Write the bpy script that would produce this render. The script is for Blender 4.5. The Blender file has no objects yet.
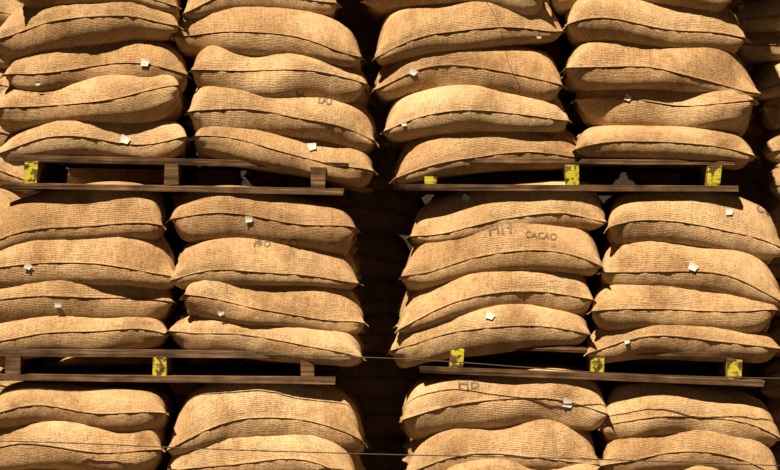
import bpy, math, random
import numpy as np
from mathutils import Vector
from mathutils.bvhtree import BVHTree
random.seed(7); rng=np.random.default_rng(11)
S=0.005; D=12.0; CX,CY,FLOORPY=390,235,596
CAMZ=(FLOORPY-CY)*S
def W(px,py,y=0.2):
    k=S*(D+y)/D
    return ((px-CX)*k, y, CAMZ+(CY-py)*k)
scene=bpy.context.scene
scene.view_settings.view_transform='Standard'
def link(o,parent=None):
    scene.collection.objects.link(o)
    if parent: o.parent=parent
    return o
# ---------------------------------------------------------------- materials
def newmat(name):
    m=bpy.data.materials.new(name); m.use_nodes=True
    nt=m.node_tree; b=nt.nodes['Principled BSDF']; return m,nt,b
def N(nt,t,**kw):
    n=nt.nodes.new(t)
    for k,v in kw.items():
        if k in n.inputs.keys(): n.inputs[k].default_value=v
        else: setattr(n,k,v)
    return n
def ramp(nt,fac,stops):
    r=nt.nodes.new('ShaderNodeValToRGB'); e=r.color_ramp.elements
    while len(e)<len(stops): e.new(0.5)
    for el,(p,c) in zip(e,stops): el.position=p; el.color=(*c,1)
    nt.links.new(fac,r.inputs[0]); return r.outputs[0]
def math_(nt,op,a,b=None,c=None):
    n=nt.nodes.new('ShaderNodeMath'); n.operation=op
    for i,x in enumerate((a,b,c)):
        if x is None: continue
        if isinstance(x,(int,float)): n.inputs[i].default_value=x
        else: nt.links.new(x,n.inputs[i])
    return n.outputs[0]
def mixc(nt,fac,a,b,mode='MIX'):
    n=nt.nodes.new('ShaderNodeMix'); n.data_type='RGBA'; n.blend_type=mode
    for s,x in ((n.inputs[0],fac),(n.inputs[6],a),(n.inputs[7],b)):
        if isinstance(x,(int,float)): s.default_value=x
        elif isinstance(x,tuple): s.default_value=(*x,1)
        else: nt.links.new(x,s)
    return n.outputs[2]
def burlap():
    m,nt,b=newmat('burlap')
    L=nt.links.new
    uv=N(nt,'ShaderNodeUVMap',uv_map='UVMap').outputs[0]
    oi=N(nt,'ShaderNodeObjectInfo').outputs['Random']
    add=N(nt,'ShaderNodeVectorMath',operation='ADD'); L(uv,add.inputs[0])
    cb=N(nt,'ShaderNodeCombineXYZ'); L(math_(nt,'MULTIPLY',oi,37.0),cb.inputs[2]); L(cb.outputs[0],add.inputs[1])
    co=add.outputs[0]
    def noise(scale,detail,vec=co,st=None,rough=0.55):
        if st:
            mp=N(nt,'ShaderNodeMapping'); mp.inputs['Scale'].default_value=st; L(vec,mp.inputs[0]); vec=mp.outputs[0]
        n=N(nt,'ShaderNodeTexNoise',Scale=scale,Detail=detail,Roughness=rough); L(vec,n.inputs['Vector']); return n.outputs['Fac']
    wx=N(nt,'ShaderNodeTexWave',bands_direction='X',Scale=52.0,Distortion=3.0,Detail=2.0); L(co,wx.inputs['Vector'])
    wy=N(nt,'ShaderNodeTexWave',bands_direction='Y',Scale=52.0,Distortion=3.0,Detail=2.0); L(co,wy.inputs['Vector'])
    weave=math_(nt,'ADD',math_(nt,'MULTIPLY',wx.outputs['Fac'],0.5),math_(nt,'MULTIPLY',wy.outputs['Fac'],0.5))
    big=noise(3.2,4); med=noise(14,5); sl1=noise(1,3,st=(26,240,1)); sl2=noise(1,3,st=(240,26,1))
    fine=noise(140,3,rough=0.7); dirt=noise(4.0,7,rough=0.68)
    base=ramp(nt,big,[(0.3,(0.50,0.32,0.165)),(0.5,(0.67,0.465,0.262)),(0.70,(0.82,0.63,0.40))])
    base=mixc(nt,0.3,base,ramp(nt,med,[(0.3,(0.44,0.285,0.145)),(0.7,(0.82,0.64,0.41))]))
    tint=ramp(nt,math_(nt,'FRACT',math_(nt,'MULTIPLY',oi,7.31)),[(0,(0.76,0.69,0.62)),(0.35,(0.97,0.94,0.90)),(0.6,(0.86,0.80,0.73)),(1,(1.0,1.0,1.0))])
    base=mixc(nt,1.0,base,tint,'MULTIPLY')
    base=mixc(nt,0.6,base,ramp(nt,dirt,[(0.36,(0.50,0.40,0.33)),(0.50,(1,1,1))]),'MULTIPLY')
    thr=math_(nt,'ADD',math_(nt,'MULTIPLY',sl1,0.5),math_(nt,'MULTIPLY',sl2,0.5))
    base=mixc(nt,0.6,base,ramp(nt,thr,[(0.38,(0.48,0.42,0.36)),(0.52,(0.97,0.96,0.95)),(0.62,(1.0,1.0,1.0))]),'MULTIPLY')
    base=mixc(nt,0.5,base,ramp(nt,fine,[(0.36,(0.5,0.44,0.38)),(0.54,(1,1,1))]),'MULTIPLY')
    base=mixc(nt,0.3,base,ramp(nt,weave,[(0.1,(0.45,0.38,0.3)),(0.6,(1,1,1))]),'MULTIPLY')
    base=mixc(nt,1.0,base,(1.13,1.13,1.13),'MULTIPLY')
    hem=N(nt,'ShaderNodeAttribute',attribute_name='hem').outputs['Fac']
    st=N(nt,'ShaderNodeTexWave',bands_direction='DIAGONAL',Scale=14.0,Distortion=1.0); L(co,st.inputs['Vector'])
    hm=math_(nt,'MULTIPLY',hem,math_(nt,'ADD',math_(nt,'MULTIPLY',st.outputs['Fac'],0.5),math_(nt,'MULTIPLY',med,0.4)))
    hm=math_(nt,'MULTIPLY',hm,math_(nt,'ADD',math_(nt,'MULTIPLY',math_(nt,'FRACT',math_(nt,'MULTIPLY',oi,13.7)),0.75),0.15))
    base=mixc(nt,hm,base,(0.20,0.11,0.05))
    L(base,b.inputs['Base Color'])
    b.inputs['Roughness'].default_value=0.95; b.inputs['Specular IOR Level'].default_value=0.08
    h=math_(nt,'ADD',math_(nt,'ADD',math_(nt,'MULTIPLY',weave,0.5),math_(nt,'MULTIPLY',fine,0.9)),math_(nt,'ADD',math_(nt,'MULTIPLY',thr,1.3),math_(nt,'MULTIPLY',med,2.2)))
    bp=N(nt,'ShaderNodeBump',Strength=0.8,Distance=0.006); L(h,bp.inputs['Height']); L(bp.outputs[0],b.inputs['Normal'])
    return m
def wood(name,c1,c2,c3,paint=False):
    m,nt,b=newmat(name); L=nt.links.new
    tc=N(nt,'ShaderNodeTexCoord').outputs['Object']
    mp=N(nt,'ShaderNodeMapping'); mp.inputs['Scale'].default_value=(3,30,60); L(tc,mp.inputs[0])
    n=N(nt,'ShaderNodeTexNoise',Scale=1.0,Detail=6.0,Distortion=0.6); L(mp.outputs[0],n.inputs['Vector'])
    n2=N(nt,'ShaderNodeTexNoise',Scale=7.0,Detail=4.0); L(tc,n2.inputs['Vector'])
    base=ramp(nt,n.outputs['Fac'],[(0.3,c1),(0.5,c2),(0.75,c3)])
    base=mixc(nt,0.8,base,ramp(nt,n2.outputs['Fac'],[(0.38,(0.30,0.27,0.25)),(0.62,(1,1,1))]),'MULTIPLY')
    if paint:
        n3=N(nt,'ShaderNodeTexNoise',Scale=30.0,Detail=4.0); L(tc,n3.inputs['Vector'])
        f=ramp(nt,n3.outputs['Fac'],[(0.44,(0,0,0)),(0.52,(1,1,1))])
        base=mixc(nt,f,base,(0.50,0.45,0.03))
    L(base,b.inputs['Base Color']); b.inputs['Roughness'].default_value=0.85; b.inputs['Specular IOR Level'].default_value=0.2
    bp=N(nt,'ShaderNodeBump',Strength=0.7,Distance=0.006); L(n.outputs['Fac'],bp.inputs['Height']); L(bp.outputs[0],b.inputs['Normal'])
    return m
def flat(name,c,r=0.8,ns=20,var=0.25,metal=0):
    m,nt,b=newmat(name); L=nt.links.new
    tc=N(nt,'ShaderNodeTexCoord').outputs['Object']
    n=N(nt,'ShaderNodeTexNoise',Scale=float(ns),Detail=5.0); L(tc,n.inputs['Vector'])
    d=tuple(x*(1-var) for x in c)
    L(ramp(nt,n.outputs['Fac'],[(0.35,d),(0.65,c)]),b.inputs['Base Color'])
    b.inputs['Roughness'].default_value=r; b.inputs['Metallic'].default_value=metal
    return m
M_B=burlap()
M_W=wood('pallet_wood',(0.04,0.021,0.010),(0.13,0.070,0.034),(0.30,0.185,0.10))
M_P=wood('pallet_wood_painted',(0.04,0.021,0.010),(0.13,0.070,0.034),(0.30,0.185,0.10),True)
M_INK=flat('stencil_ink',(0.26,0.17,0.10),0.9,45,0.55)
M_TAG=flat('tag_paper',(0.70,0.68,0.64),0.7,30,0.15)
M_FL=flat('concrete',(0.08,0.06,0.04),0.9,4,0.4)
M_WL=flat('dark_plaster',(0.04,0.028,0.02),0.95,3,0.4)
M_WIRE=flat('steel_wire',(0.05,0.035,0.028),0.6,10,0.3)
M_TW=flat('jute_twine',(0.22,0.13,0.06),0.9,50,0.3)
# ---------------------------------------------------------------- sack cloth solver
nx,ny=84,52; a=0.0125; B=8; H0=0.215
T=np.arange((nx+1)*(ny+1)).reshape(nx+1,ny+1)
Bt=T.copy(); nI=(nx-1)*(ny-1); NT=(nx+1)*(ny+1)
Bt[1:-1,1:-1]=NT+np.arange(nI).reshape(nx-1,ny-1)
NV=NT+nI
gx=(np.arange(nx+1)-nx/2)*a; gy=(np.arange(ny+1)-ny/2)*a
GX,GY=np.meshgrid(gx,gy,indexing='ij')
P=np.zeros((NV,B,3))
bump=np.cos(GX/(nx*a)*np.pi)*np.cos(GY/(ny*a)*np.pi)
for G,s in ((T,1),(Bt,-1)):
    P[G,:,0]=GX[...,None]; P[G,:,1]=GY[...,None]; P[G,:,2]=(s*0.03*bump)[...,None]
P+=rng.normal(0,0.0012,P.shape)
def lump(amp,G,K=13):
    out=np.zeros((nx+1,ny+1,B))
    for b in range(B):
        for _ in range(7):
            kx,ky=rng.uniform(-K,K,2); out[...,b]+=np.sin(kx*GX+ky*GY+rng.uniform(0,6.28))
    return out*amp/2.6
hi=np.full((NV,B),H0/2); lo=np.full((NV,B),-H0/2)
dome=(0.024*(1-np.abs(GX/(nx*a/2))**2.3))[...,None]-0.008
hi[T]=H0/2+lump(0.0045,T,8)+dome; lo[Bt]=-H0/2+lump(0.004,Bt,8)
lump_n=lump(0.0004,T,20)
lump_b=lump(0.0004,Bt,20)
groups=[]
for G in (T,Bt):
    for s in (0,1):
        e=s+((nx-s+1)//2)*2
        groups.append((G[s:e:2,:].ravel(),G[s+1:e+1:2,:].ravel(),a,1.0))
        e=s+((ny-s+1)//2)*2
        groups.append((G[:,s:e:2].ravel(),G[:,s+1:e+1:2].ravel(),a,1.0))
for G in (T,Bt):
    for s in (0,1):
        e=s+((nx-s+1)//2)*2
        groups.append((G[s:e:2,:-1].ravel(),G[s+1:e+1:2,1:].ravel(),a*2**.5,0.2))
        groups.append((G[s:e:2,1:].ravel(),G[s+1:e+1:2,:-1].ravel(),a*2**.5,0.2))
def normals(G,s):
    Q=P[G]
    du=np.zeros_like(Q); dv=np.zeros_like(Q)
    du[1:-1]=Q[2:]-Q[:-2]; du[0]=Q[1]-Q[0]; du[-1]=Q[-1]-Q[-2]
    dv[:,1:-1]=Q[:,2:]-Q[:,:-2]; dv[:,0]=Q[:,1]-Q[:,0]; dv[:,-1]=Q[:,-1]-Q[:,-2]
    n=np.cross(du,dv)*s; n/=np.linalg.norm(n,axis=-1,keepdims=True)+1e-9
    return Q,n
V=np.zeros_like(P)
STEPS=210
for it in range(STEPS):
    pr=0.0020 if it<130 else 0.0012
    Fo=np.zeros_like(P)
    for G,s,ln in ((T,1,lump_n),(Bt,-1,lump_b)):
        Q,n=normals(G,s)
        Fo[G]+=n*(pr+ln[...,None]*(pr/0.0012))
        lap=(Q[2:,1:-1]+Q[:-2,1:-1]+Q[1:-1,2:]+Q[1:-1,:-2])/4-Q[1:-1,1:-1]
        Fo[G[1:-1,1:-1]]+=lap*0.05
    V=V*0.86+Fo; V[...,2]-=0.00004
    Pn=P+V
    for k in range(5):
        for (ia,ib,r,st) in groups:
            A=Pn[ia]; Bb=Pn[ib]; d=Bb-A
            l=np.sqrt((d*d).sum(-1,keepdims=True))+1e-9
            c=d*((l-r)/l*0.5*st)
            Pn[ia]=A+c; Pn[ib]=Bb-c
        Pn[...,2]=np.clip(Pn[...,2],lo,hi)
    V=Pn-P; P=Pn
# seam pleats: gathers running away from the stitched edges
def n1(n,b,passes):
    w=rng.normal(0,1,(n,b))
    for _ in range(passes): w=(np.roll(w,1,0)+2*w+np.roll(w,-1,0))/4
    return w/w.std(0)
I_,J_=np.meshgrid(np.arange(nx+1),np.arange(ny+1),indexing='ij')
for G,s in ((T,1),(Bt,-1)):
    Q,n=normals(G,s); disp=np.zeros((nx+1,ny+1,B))
    for dist,axis,cnt,amp,reach,ps in ((J_,0,nx+1,0.0020,6,2),(ny-J_,0,nx+1,0.0020,6,2),(I_,1,ny+1,0.0055,13,2),(nx-I_,1,ny+1,0.0055,13,2)):
        w=n1(cnt,B,ps); w=w[:,None,:] if axis==0 else w[None,:,:]
        f=np.exp(-(dist/reach)**1.3)*np.clip(dist/2.0,0,1)
        disp=disp+w*f[...,None]*amp
    P[G[1:-1,1:-1]]+= (n*disp[...,None])[1:-1,1:-1]
for G in (T,Bt):
    Q=P[G]; Q[1:-1,1:-1]=Q[1:-1,1:-1]*0.85+0.15*(Q[2:,1:-1]+Q[:-2,1:-1]+Q[1:-1,2:]+Q[1:-1,:-2])/4; P[G]=Q
# hem flange ring, wider where the corners are gathered into ears
ring=[(i,0) for i in range(nx)]+[(nx,j) for j in range(ny)]+[(i,ny) for i in range(nx,0,-1)]+[(0,j) for j in range(ny,0,-1)]
ri=np.array([r[0] for r in ring]); rj=np.array([r[1] for r in ring])
ii=np.clip(ri,3,nx-3); jj=np.clip(rj,3,ny-3)
bord=T[ri,rj]
inner=(P[T[ii,jj]]+P[Bt[ii,jj]])/2
dr=P[bord]-inner; dr/=np.linalg.norm(dr,axis=-1,keepdims=True)+1e-9
for _ in range(2): dr=(np.roll(dr,1,0)+dr+np.roll(dr,-1,0))/3
short=((ri==0)|(ri==nx)).astype(float)
cd_=np.minimum(ri,nx-ri)+np.minimum(rj,ny-rj)
ear=np.exp(-(cd_/2.5)**2)
wdt=(0.007+0.014*short+0.018*ear)[:,None]*(1+0.4*rng.normal(0,1,(len(ring),B)))
wdt=(np.roll(wdt,1,0)+wdt+np.roll(wdt,-1,0))/3
Fl=P[bord]+dr*wdt[...,None]
Fl[...,2]-=0.4*wdt*short[:,None]
P=np.concatenate([P,Fl],0)
F0=NV+np.arange(len(ring)); NALL=len(P)
faces=[]; uvs=[]
for G,rev,off in ((T,False,0),(Bt,True,5)):
    q=np.stack([G[:-1,:-1],G[1:,:-1],G[1:,1:],G[:-1,1:]],-1).reshape(-1,4)
    I,J=np.meshgrid(np.arange(nx),np.arange(ny),indexing='ij'); I=I.ravel();J=J.ravel()
    u=np.stack([np.stack([I,J],-1),np.stack([I+1,J],-1),np.stack([I+1,J+1],-1),np.stack([I,J+1],-1)],1)*a+off
    if rev: q=q[:,::-1]; u=u[:,::-1]
    faces.append(q); uvs.append(u)
nr=np.roll(np.arange(len(ring)),-1)
q=np.stack([bord,F0,F0[nr],bord[nr]],-1)
ru=np.stack([ri,rj],-1)*a
faces.append(q); uvs.append(np.stack([ru,ru+0.01,ru[nr]+0.01,ru[nr]],1))
FACES=np.concatenate(faces).astype(np.int32); UVS=np.concatenate(uvs).astype(np.float32)
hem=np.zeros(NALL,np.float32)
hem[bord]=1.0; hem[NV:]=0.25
ext=[(P[:,b].min(0),P[:,b].max(0)) for b in range(B)]
def sack_verts(xl,yl,xr,yr,yt,yb,yc=0.28,wy=0.56,seed=None,front=0.2):
    r=random.Random(seed if seed is not None else (xl*31+yt*17))
    b=r.randrange(B); v=P[:,b].copy(); mn,mx=ext[b]
    v-= (mn+mx)/2
    fx=r.choice((-1,1)); fz=1; fy=r.choice((-1,1))
    v*=np.array([fx,fy,fz]); flip=(fx*fy*fz<0)
    h=mx[2]-mn[2]
    s=r.uniform(-0.38,0.12)
    zn=np.clip(2*v[:,2]/h,-1,1)
    sx=s+0.14*np.sin(v[:,0]*r.uniform(3,7)+r.uniform(0,6))
    v[:,2]+=sx*h/2*(1-zn**2)
    Lx=mx[0]-mn[0]; Ly=mx[1]-mn[1]
    wl=W(xl,yl,front); wr=W(xr,yr,front); zt=W(0,yt,front)[2]; zb=W(0,yb,front)[2]
    Lw=wr[0]-wl[0]; zm=(zt+zb)/2; Hw=(zt-zb)*1.13
    t=v[:,0]/(Lx/2)
    bl=r.uniform(0.04,0.18); v[:,0]=np.where(np.abs(t)<1,t*(1+bl-bl*t*t),t)*Lx/2   # fuller ends
    v[:,0]*=Lw/Lx; v[:,1]*=wy/Ly; v[:,2]*=Hw/h
    t=v[:,0]/(Lw/2); x,y,z=v[:,0].copy(),v[:,1].copy(),v[:,2].copy()
    for k in range(5):
        kx=r.uniform(4,12)*r.choice((-1,1)); ky=r.uniform(-6,6); ph=r.uniform(0,6.3); kz=r.uniform(-16,16)
        v[:,2]+=0.0026*np.sin(kx*x+ky*y+ph); v[:,1]+=0.0060*np.sin(kx*1.2*x+kz*z+ph*2)
    for sg in (-1,1):
        e=np.clip((sg*t-0.40)/0.60,0,1)**1.5
        v[:,2]*=1-e*r.uniform(-0.12,0.20)
        v[:,2]-=e*r.uniform(0,0.022)
        v[:,1]=v[:,1]*(1-e*r.uniform(0.0,0.14))
    tp=r.uniform(-0.13,0.13); v[:,2]+= z*tp*t
    v[:,2]+= t*(wr[2]-wl[2])/2*1.0 + np.abs(t)**2.2*((wl[2]+wr[2])/2-zm-0.004)
    yaw=r.uniform(-0.06,0.06); v[:,1]+=yaw*x
    c=np.array([(wl[0]+wr[0])/2, yc+r.uniform(-0.035,0.03), zm])
    return v,c,flip
def make_mesh(name,vlist):
    n=len(vlist); vs=np.concatenate([v for v,_ in vlist])
    fs=[];us=[]
    for k,(v,fl) in enumerate(vlist):
        f=FACES+k*NALL; u=UVS
        if fl: f=f[:,::-1]; u=u[:,::-1]
        fs.append(f); us.append(u)
    f=np.concatenate(fs); u=np.concatenate(us)
    me=bpy.data.meshes.new(name)
    me.vertices.add(len(vs)); me.vertices.foreach_set('co',vs.astype(np.float32).ravel())
    me.loops.add(f.size); me.loops.foreach_set('vertex_index',f.ravel().astype(np.int32))
    me.polygons.add(len(f)); me.polygons.foreach_set('loop_start',np.arange(0,f.size,4,dtype=np.int32))
    me.polygons.foreach_set('loop_total',np.full(len(f),4,np.int32))
    uvl=me.uv_layers.new(name='UVMap'); uvl.data.foreach_set('uv',np.ascontiguousarray(u).ravel())
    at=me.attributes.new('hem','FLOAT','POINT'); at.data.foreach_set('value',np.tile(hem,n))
    me.polygons.foreach_set('use_smooth',np.ones(len(f),bool))
    me.update(); me.validate(); me.materials.append(M_B)
    return me
front_sacks=[]  # (obj, verts_world)
def add_sack(p,yc=0.28,front=0.2):
    v,c,fl=sack_verts(*p,yc=yc,front=front)
    o=bpy.data.objects.new('burlap_sack',make_mesh('burlap_sack',[(v,fl)])); o.location=c; link(o)
    front_sacks.append((o,v+c)); return o
cols={
'A1':[(15,-38,180,-42,-64,-26),(20,2,185,-6,-30,8),(-5,34,187,16,0,47),(2,76,194,66,37,87),(-8,112,192,98,75,122),(-5,145,195,142,116,159)],
'A2':[(185,-40,345,-38,-66,-24),(180,0,343,2,-28,15),(173,28,366,50,8,57),(190,70,374,92,49,99),(187,112,382,130,89,137),(188,143,378,169,127,171)],
'B1':[(365,-50,550,-44,-76,-32),(360,-8,548,-2,-38,8),(372,37,566,12,0,50),(368,78,566,80,46,95),(380,120,571,106,87,133),(385,164,592,148,124,170)],
'B2':[(550,-48,730,-46,-78,-36),(545,-10,735,-5,-42,6),(560,20,747,30,0,47),(557,66,760,72,39,90),(570,103,759,112,82,130),(570,142,758,150,126,160)],
'C1':[(-28,238,170,212,188,240),(-25,268,184,256,227,284),(-25,310,179,293,270,322),(-20,343,174,335,312,353)],
'C2':[(166,214,363,237,192,243),(170,264,364,266,237,283),(178,298,369,315,273,323),(166,330,369,347,317,358)],
'D1':[(405,226,613,200,187,235),(397,266,605,250,219,272),(393,308,597,288,263,313),(386,345,593,318,304,351)],
'D2':[(600,222,784,240,192,248),(592,262,785,284,236,290),(583,302,781,315,280,328),(580,337,782,347,317,358)],
'E1':[(-15,405,176,412,384,426),(-30,448,173,442,416,468),(-10,488,165,484,459,508),(-12,525,172,522,499,545),(-12,556,175,560,538,572)],
'E2':[(165,428,371,434,380,438),(164,458,366,460,427,474),(165,490,352,492,466,512),(168,528,360,526,504,548),(168,558,365,560,540,572)],
'F1':[(397,412,609,398,371,426),(400,456,601,440,414,469),(432,488,620,482,458,508),(410,526,600,524,500,546),(405,558,600,558,538,572)],
'F2':[(595,415,780,428,387,437),(590,454,784,460,420,468),(605,487,785,486,458,508),(600,526,785,524,500,546),(600,558,785,558,538,572)],
}
SK={}
for k,rows in cols.items():
    for n,p in enumerate(rows): SK[(k,n)]=add_sack(p)
# stack standing further right and set back
G=[(728,-20,915,-22,-42,0),(724,16,912,14,-2,32),(727,44,916,42,29,62),(745,76,930,74,56,94),(756,110,940,110,90,130),(755,148,940,146,126,166),(757,182,945,182,160,202),(752,216,940,216,196,238)]
for p in G: add_sack(p,yc=0.85,front=0.75)
# second sacks of each pallet load (behind the front ones)
back=[]
for k,rows in cols.items():
    for p in rows:
        v,c,fl=sack_verts(*p,yc=0.86,seed=p[0]*7+p[4]*3+5); back.append((v+c,fl))
me=make_mesh('rear_sacks',back); link(bpy.data.objects.new('burlap_sack_pile',me))
# unseen tier added above the frame to keep sun off the deep row
shade_tier=[]
for (xl,xr) in ((-3,185),(182,362),(368,560),(562,745)):
    for y0 in (-138,-178,-218,-258,-298):
        for yc in (0.28,0.86):
            v,c,fl=sack_verts(xl,y0+24,xr,y0+24,y0,y0+42,yc=yc,seed=xl+y0*3+int(yc*10)); shade_tier.append((v+c,fl))
link(bpy.data.objects.new('burlap_sack_pile',make_mesh('upper_sacks',shade_tier)))
# next row of stacks deeper in the store
deep=[]
for cx in (-60,140,330,520,715,905):
    y=-60
    while y<575:
        r=random.Random(cx*3+y)
        j=r.randint(-10,10)
        p=(cx-97+j,y+24,cx+97+j,y+26+r.randint(-5,5),y,y+45)
        v,c,fl=sack_verts(*p,yc=1.72,front=1.6,seed=cx*5+y); deep.append((v+c,fl)); y+=41
me=make_mesh('deep_sacks',deep); link(bpy.data.objects.new('burlap_sack_pile',me))
# ---------------------------------------------------------------- pallets
import bmesh
def box(bm,x0,x1,y0,y1,z0,z1,mi=0,paintfront=False,jit=0.002,r=random):
    vs=[bm.verts.new((x+r.uniform(-jit,jit),y+r.uniform(-jit,jit),z+r.uniform(-jit,jit))) for z in (z0,z1) for y in (y0,y1) for x in (x0,x1)]
    for n,f in enumerate(((0,1,3,2),(4,6,7,5),(0,4,5,1),(2,3,7,6),(0,2,6,4),(1,5,7,3))):
        fc=bm.faces.new([vs[i] for i in f]); fc.material_index=1 if (paintfront and n in (2,4,5)) else mi
def pallet(pl,pr,hp,painted,xs,y0=0.075,seed=1):
    r=random.Random(seed)
    w0=Vector(W(*pl,y0)); w1=Vector(W(*pr,y0)); Lx=(w1-w0).length; ang=math.atan2(w1.z-w0.z,w1.x-w0.x)
    H=hp*S; dep=1.10; tb=0.031
    root=bpy.data.objects.new('wooden_pallet',None); link(root); root.location=w0; root.rotation_euler=(0,-ang,0)
    def part(name,fn,rz=0.0):
        bm=bmesh.new(); fn(bm); bmesh.ops.bevel(bm,geom=bm.edges[:],offset=0.002,segments=1,affect='EDGES')
        me=bpy.data.meshes.new(name); bm.to_mesh(me); bm.free(); me.materials.append(M_W); me.materials.append(M_P)
        return link(bpy.data.objects.new(name,me),root)
    for i in range(7):
        y=i*(dep-0.1)/6; dz=r.uniform(-.003,.003)
        part('deck_board_%d'%(i+1),lambda bm:box(bm,r.uniform(-.025,.012),Lx+r.uniform(-.012,.025),y,y+0.1,-tb+dz,dz,jit=0.006,r=r))
    for i,y in enumerate((0,0.3,(dep-0.1)/2+0.05,0.80,dep-0.1)):
        yy=y-(0.03 if i==0 else 0)
        part('bottom_board_%d'%(i+1),lambda bm:box(bm,r.uniform(-.03,.012),Lx+r.uniform(-.02,.03),yy,y+0.1,-H,-H+tb,jit=0.006,r=r))
    for i,(sx,pt) in enumerate(zip(xs,painted)):
        xx=sx*Lx
        part('stringer_%d'%(i+1),lambda bm:box(bm,xx-0.036,xx+0.036,-0.012,dep-0.004,-H+tb,-tb,paintfront=pt,jit=0.005,r=r))
    return root
pallet((6,155),(344,161),34,(1,0,0),(0.075,0.49,0.925),seed=1)
pallet((408,158),(737,160),33,(1,1,1),(0.07,0.5,0.93),seed=2)
pallet((-14,349),(330,352),32,(0,1,0),(0.08,0.505,0.935),seed=3)
pallet((424,340),(760,354),33,(1,1,1),(0.1,0.52,0.925),seed=4)
pallet((-12,561),(345,561),34,(0,0,0),(0.06,0.5,0.94),seed=5)
pallet((410,561),(765,561),34,(1,0,1),(0.06,0.5,0.94),seed=6)
pallet((2,-98),(345,-98),33,(0,1,0),(0.06,0.5,0.94),seed=9)  # left pallet of the added sun-blocking tier, out of view
pallet((395,-108),(735,-108),28,(1,0,1),(0.06,0.5,0.94),seed=10)  # right pallet of the added sun-blocking tier, out of view
sup=[]
y=236
while y<560:
    v,c,fl=sack_verts(752,y+20,940,y+21,y,y+43,yc=0.85,front=0.75,seed=y); sup.append((v+c,fl)); y+=40
link(bpy.data.objects.new('burlap_sack_pile',make_mesh('support_sacks',sup)))
pallet((792,566),(945,566),30,(0,0,0),(0.08,0.5,0.92),y0=0.6,seed=8)
# ---------------------------------------------------------------- tags, stencils
def bvh_for(o):
    for oo,vw in front_sacks:
        if oo is o: 
            return BVHTree.FromPolygons([tuple(p) for p in vw],[tuple(map(int,f)) for f in FACES])
cam_o=Vector((0,-D,CAMZ))
ALL=[(o,bvh_for(o)) for o,_ in front_sacks]
def cast(px,py,only=None):
    x,_,z=W(px,py,0.0); d=(Vector((x,0,z))-cam_o).normalized(); best=None
    for o,t in ALL:
        if only is not None and o is not only: continue
        h=t.ray_cast(cam_o,d)
        if h[0] is not None and (best is None or h[3]<best[3]): best=(h[0],h[1] if h[1].dot(d)<0 else -h[1],o,h[3])
    return best
def tag(px,py,w=0.045,h=0.036,rot=0.2):
    h0=cast(px,py)
    if not h0: return
    c,n,o,_=h0
    n=(n+Vector((0,-0.4,0))).normalized()
    up=Vector((0,0,1)); X=up.cross(n).normalized(); Y=n.cross(X)
    X,Y=X*math.cos(rot)+Y*math.sin(rot),Y*math.cos(rot)-X*math.sin(rot)
    bm=bmesh.new(); g=[]
    for j in range(4):
        for i in range(4):
            u=i/3-.5; vv=j/3-.5
            g.append(bm.verts.new(c+n*(0.006+0.012*(vv*vv+u*u*0.5+0.3*u*vv)) + X*u*w*(1+0.3*vv) + Y*vv*h*(1-0.3*u)))
    for j in range(3):
        for i in range(3): bm.faces.new((g[j*4+i],g[j*4+i+1],g[j*4+i+5],g[j*4+i+4]))
    for v in bm.verts: v.co-=o.location
    me=bpy.data.meshes.new('paper_tag'); bm.to_mesh(me); bm.free(); me.materials.append(M_TAG)
    for p in me.polygons: p.use_smooth=True
    t=bpy.data.objects.new('paper_tag',me); link(t,o)
for i,(x,y) in enumerate([(145,63),(125,140),(312,147),(413,72),(404,124),(539,36),(628,98),(249,219),(466,199),(729,212),(693,267),(28,266),(58,304),(221,312),(490,316),(568,403),(627,341),(742,8),(38,83)]):
    sc=[1,1.1,1.05,.9,.6,.6,.8,.9,1,.9,1.1,.9,.9,.8,1,1.2,.7,.8,.6][i]
    tag(x,y,0.040*sc,0.034*sc,random.uniform(-.6,.6))
def stencil(txt,px,py,size,rot=0.0):
    cu=bpy.data.curves.new('txt','FONT'); cu.body=txt; cu.size=size; cu.align_x='CENTER'; cu.align_y='CENTER'; cu.offset=0.0014
    to=bpy.data.objects.new('txt',cu); scene.collection.objects.link(to)
    dg=bpy.context.evaluated_depsgraph_get(); me=bpy.data.meshes.new_from_object(to.evaluated_get(dg)); bpy.data.objects.remove(to)
    h0=cast(px,py)
    if not h0: return
    o=h0[2]; bm=bmesh.new(); bm.from_mesh(me)
    bmesh.ops.triangulate(bm,faces=bm.faces[:])
    for _ in range(3):
        le=[e for e in bm.edges if e.calc_length()>0.008]
        if le: bmesh.ops.subdivide_edges(bm,edges=le,cuts=1); bmesh.ops.triangulate(bm,faces=bm.faces[:])
    kill=[]
    cr,sr=math.cos(rot),math.sin(rot)
    for v in bm.verts:
        x=v.co.x*cr-v.co.y*sr; y=v.co.x*sr+v.co.y*cr
        h=cast(px+x/S,py-y/S,o)
        if h is None or random.random()<0.05: kill.append(v); continue
        v.co=h[0]+h[1]*0.003-o.location
    if kill: bmesh.ops.delete(bm,geom=kill,context='VERTS')
    m2=bpy.data.meshes.new('stencil_print'); bm.to_mesh(m2); bm.free(); m2.materials.append(M_INK)
    link(bpy.data.objects.new('stencil_print',m2),o)
for a_ in [('PRO',543,133,0.07,-0.05),('HH',500,229,0.085,0.1),('CACAO',541,236,0.045,-0.1),('CO',289,244,0.065,0.0),('PRO',262,244,0.045,0.0),('HB',468,384,0.085,0.1),('CO',765,210,0.06,-0.3),('H',300,96,0.06,0),('DU',325,101,0.05,-0.15)]:
    stencil(*a_)
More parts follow.
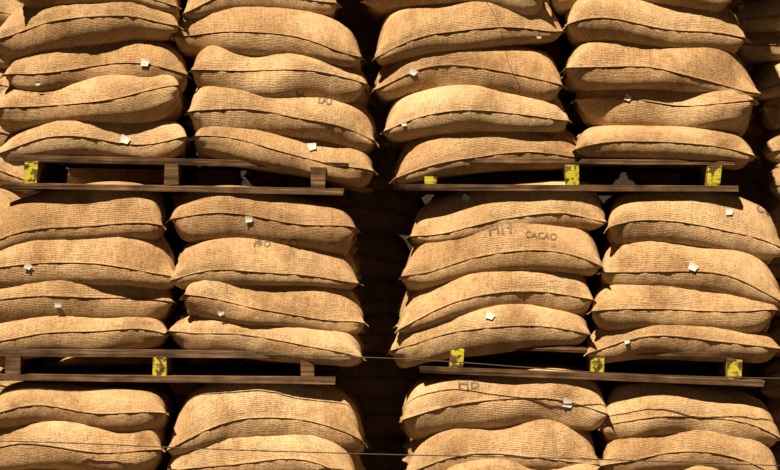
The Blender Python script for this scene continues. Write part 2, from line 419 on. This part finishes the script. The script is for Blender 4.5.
# ---------------------------------------------------------------- wires and twine
def curve(name,pts,r,mat,parent=None):
    cu=bpy.data.curves.new(name,'CURVE'); cu.dimensions='3D'; cu.bevel_depth=r; cu.bevel_resolution=2
    sp=cu.splines.new('NURBS'); sp.points.add(len(pts)-1); sp.use_endpoint_u=True; sp.order_u=3
    for q,p in zip(sp.points,pts): q.co=(*p,1)
    cu.materials.append(mat); o=bpy.data.objects.new(name,cu); return link(o,parent)
def wire(px):
    pts=[W(x,y,-0.05) for x,y in px]
    a0=Vector(pts[0]); b0=Vector(pts[-1])
    return curve('steel_wire',[a0+Vector((0,1.3,0)),a0]+pts+[b0,b0+Vector((0,1.3,0))],0.0028,M_WIRE)
wire([(-45,349),(60,350),(200,353),(330,356),(430,360),(520,367),(600,373),(700,377),(815,379)])
wire([(-45,440),(80,443),(200,449),(300,452),(400,455),(520,457),(650,461),(815,467)])
pts=[]
for t in np.linspace(0,1,14):
    h=cast(487+33*t+3*math.sin(t*6),2+82*t)
    if h: pts.append(h[0]+h[1]*0.003)
if len(pts)>3: curve('jute_twine',pts,0.0018,M_TW)
# ---------------------------------------------------------------- shell
def slab(name,x0,x1,y0,y1,z0,z1,mat):
    bm=bmesh.new(); box(bm,x0,x1,y0,y1,z0,z1,jit=0); me=bpy.data.meshes.new(name); bm.to_mesh(me); bm.free(); me.materials.append(mat)
    link(bpy.data.objects.new(name,me))
slab('floor',-8,8,-16,3.4,-0.1,0,M_FL)
slab('wall_back',-8,8,3.2,3.4,0,5.5,M_WL)
# ---------------------------------------------------------------- light
sd=bpy.data.lights.new('sun','SUN'); sd.energy=8.8; sd.color=(1.0,0.835,0.61); sd.angle=math.radians(0.8)
so=bpy.data.objects.new('sun',sd); link(so)
el,az=math.radians(56),math.radians(-29)
dirv=-Vector((math.sin(az)*math.cos(el),-math.cos(az)*math.cos(el),math.sin(el)))
so.rotation_euler=dirv.to_track_quat('-Z','Y').to_euler(); so.location=(-2,-5,6)
w=bpy.data.worlds.new('world'); scene.world=w; w.use_nodes=True
w.node_tree.nodes['Background'].inputs[0].default_value=(1.0,0.72,0.5,1); w.node_tree.nodes['Background'].inputs[1].default_value=0.025
cd=bpy.data.cameras.new('camera'); cd.sensor_width=36; cd.lens=36*D/(780*S); cd.clip_end=100
co=bpy.data.objects.new('camera',cd); link(co); co.location=(0,-D,CAMZ); co.rotation_euler=(math.pi/2,0,0); scene.camera=co
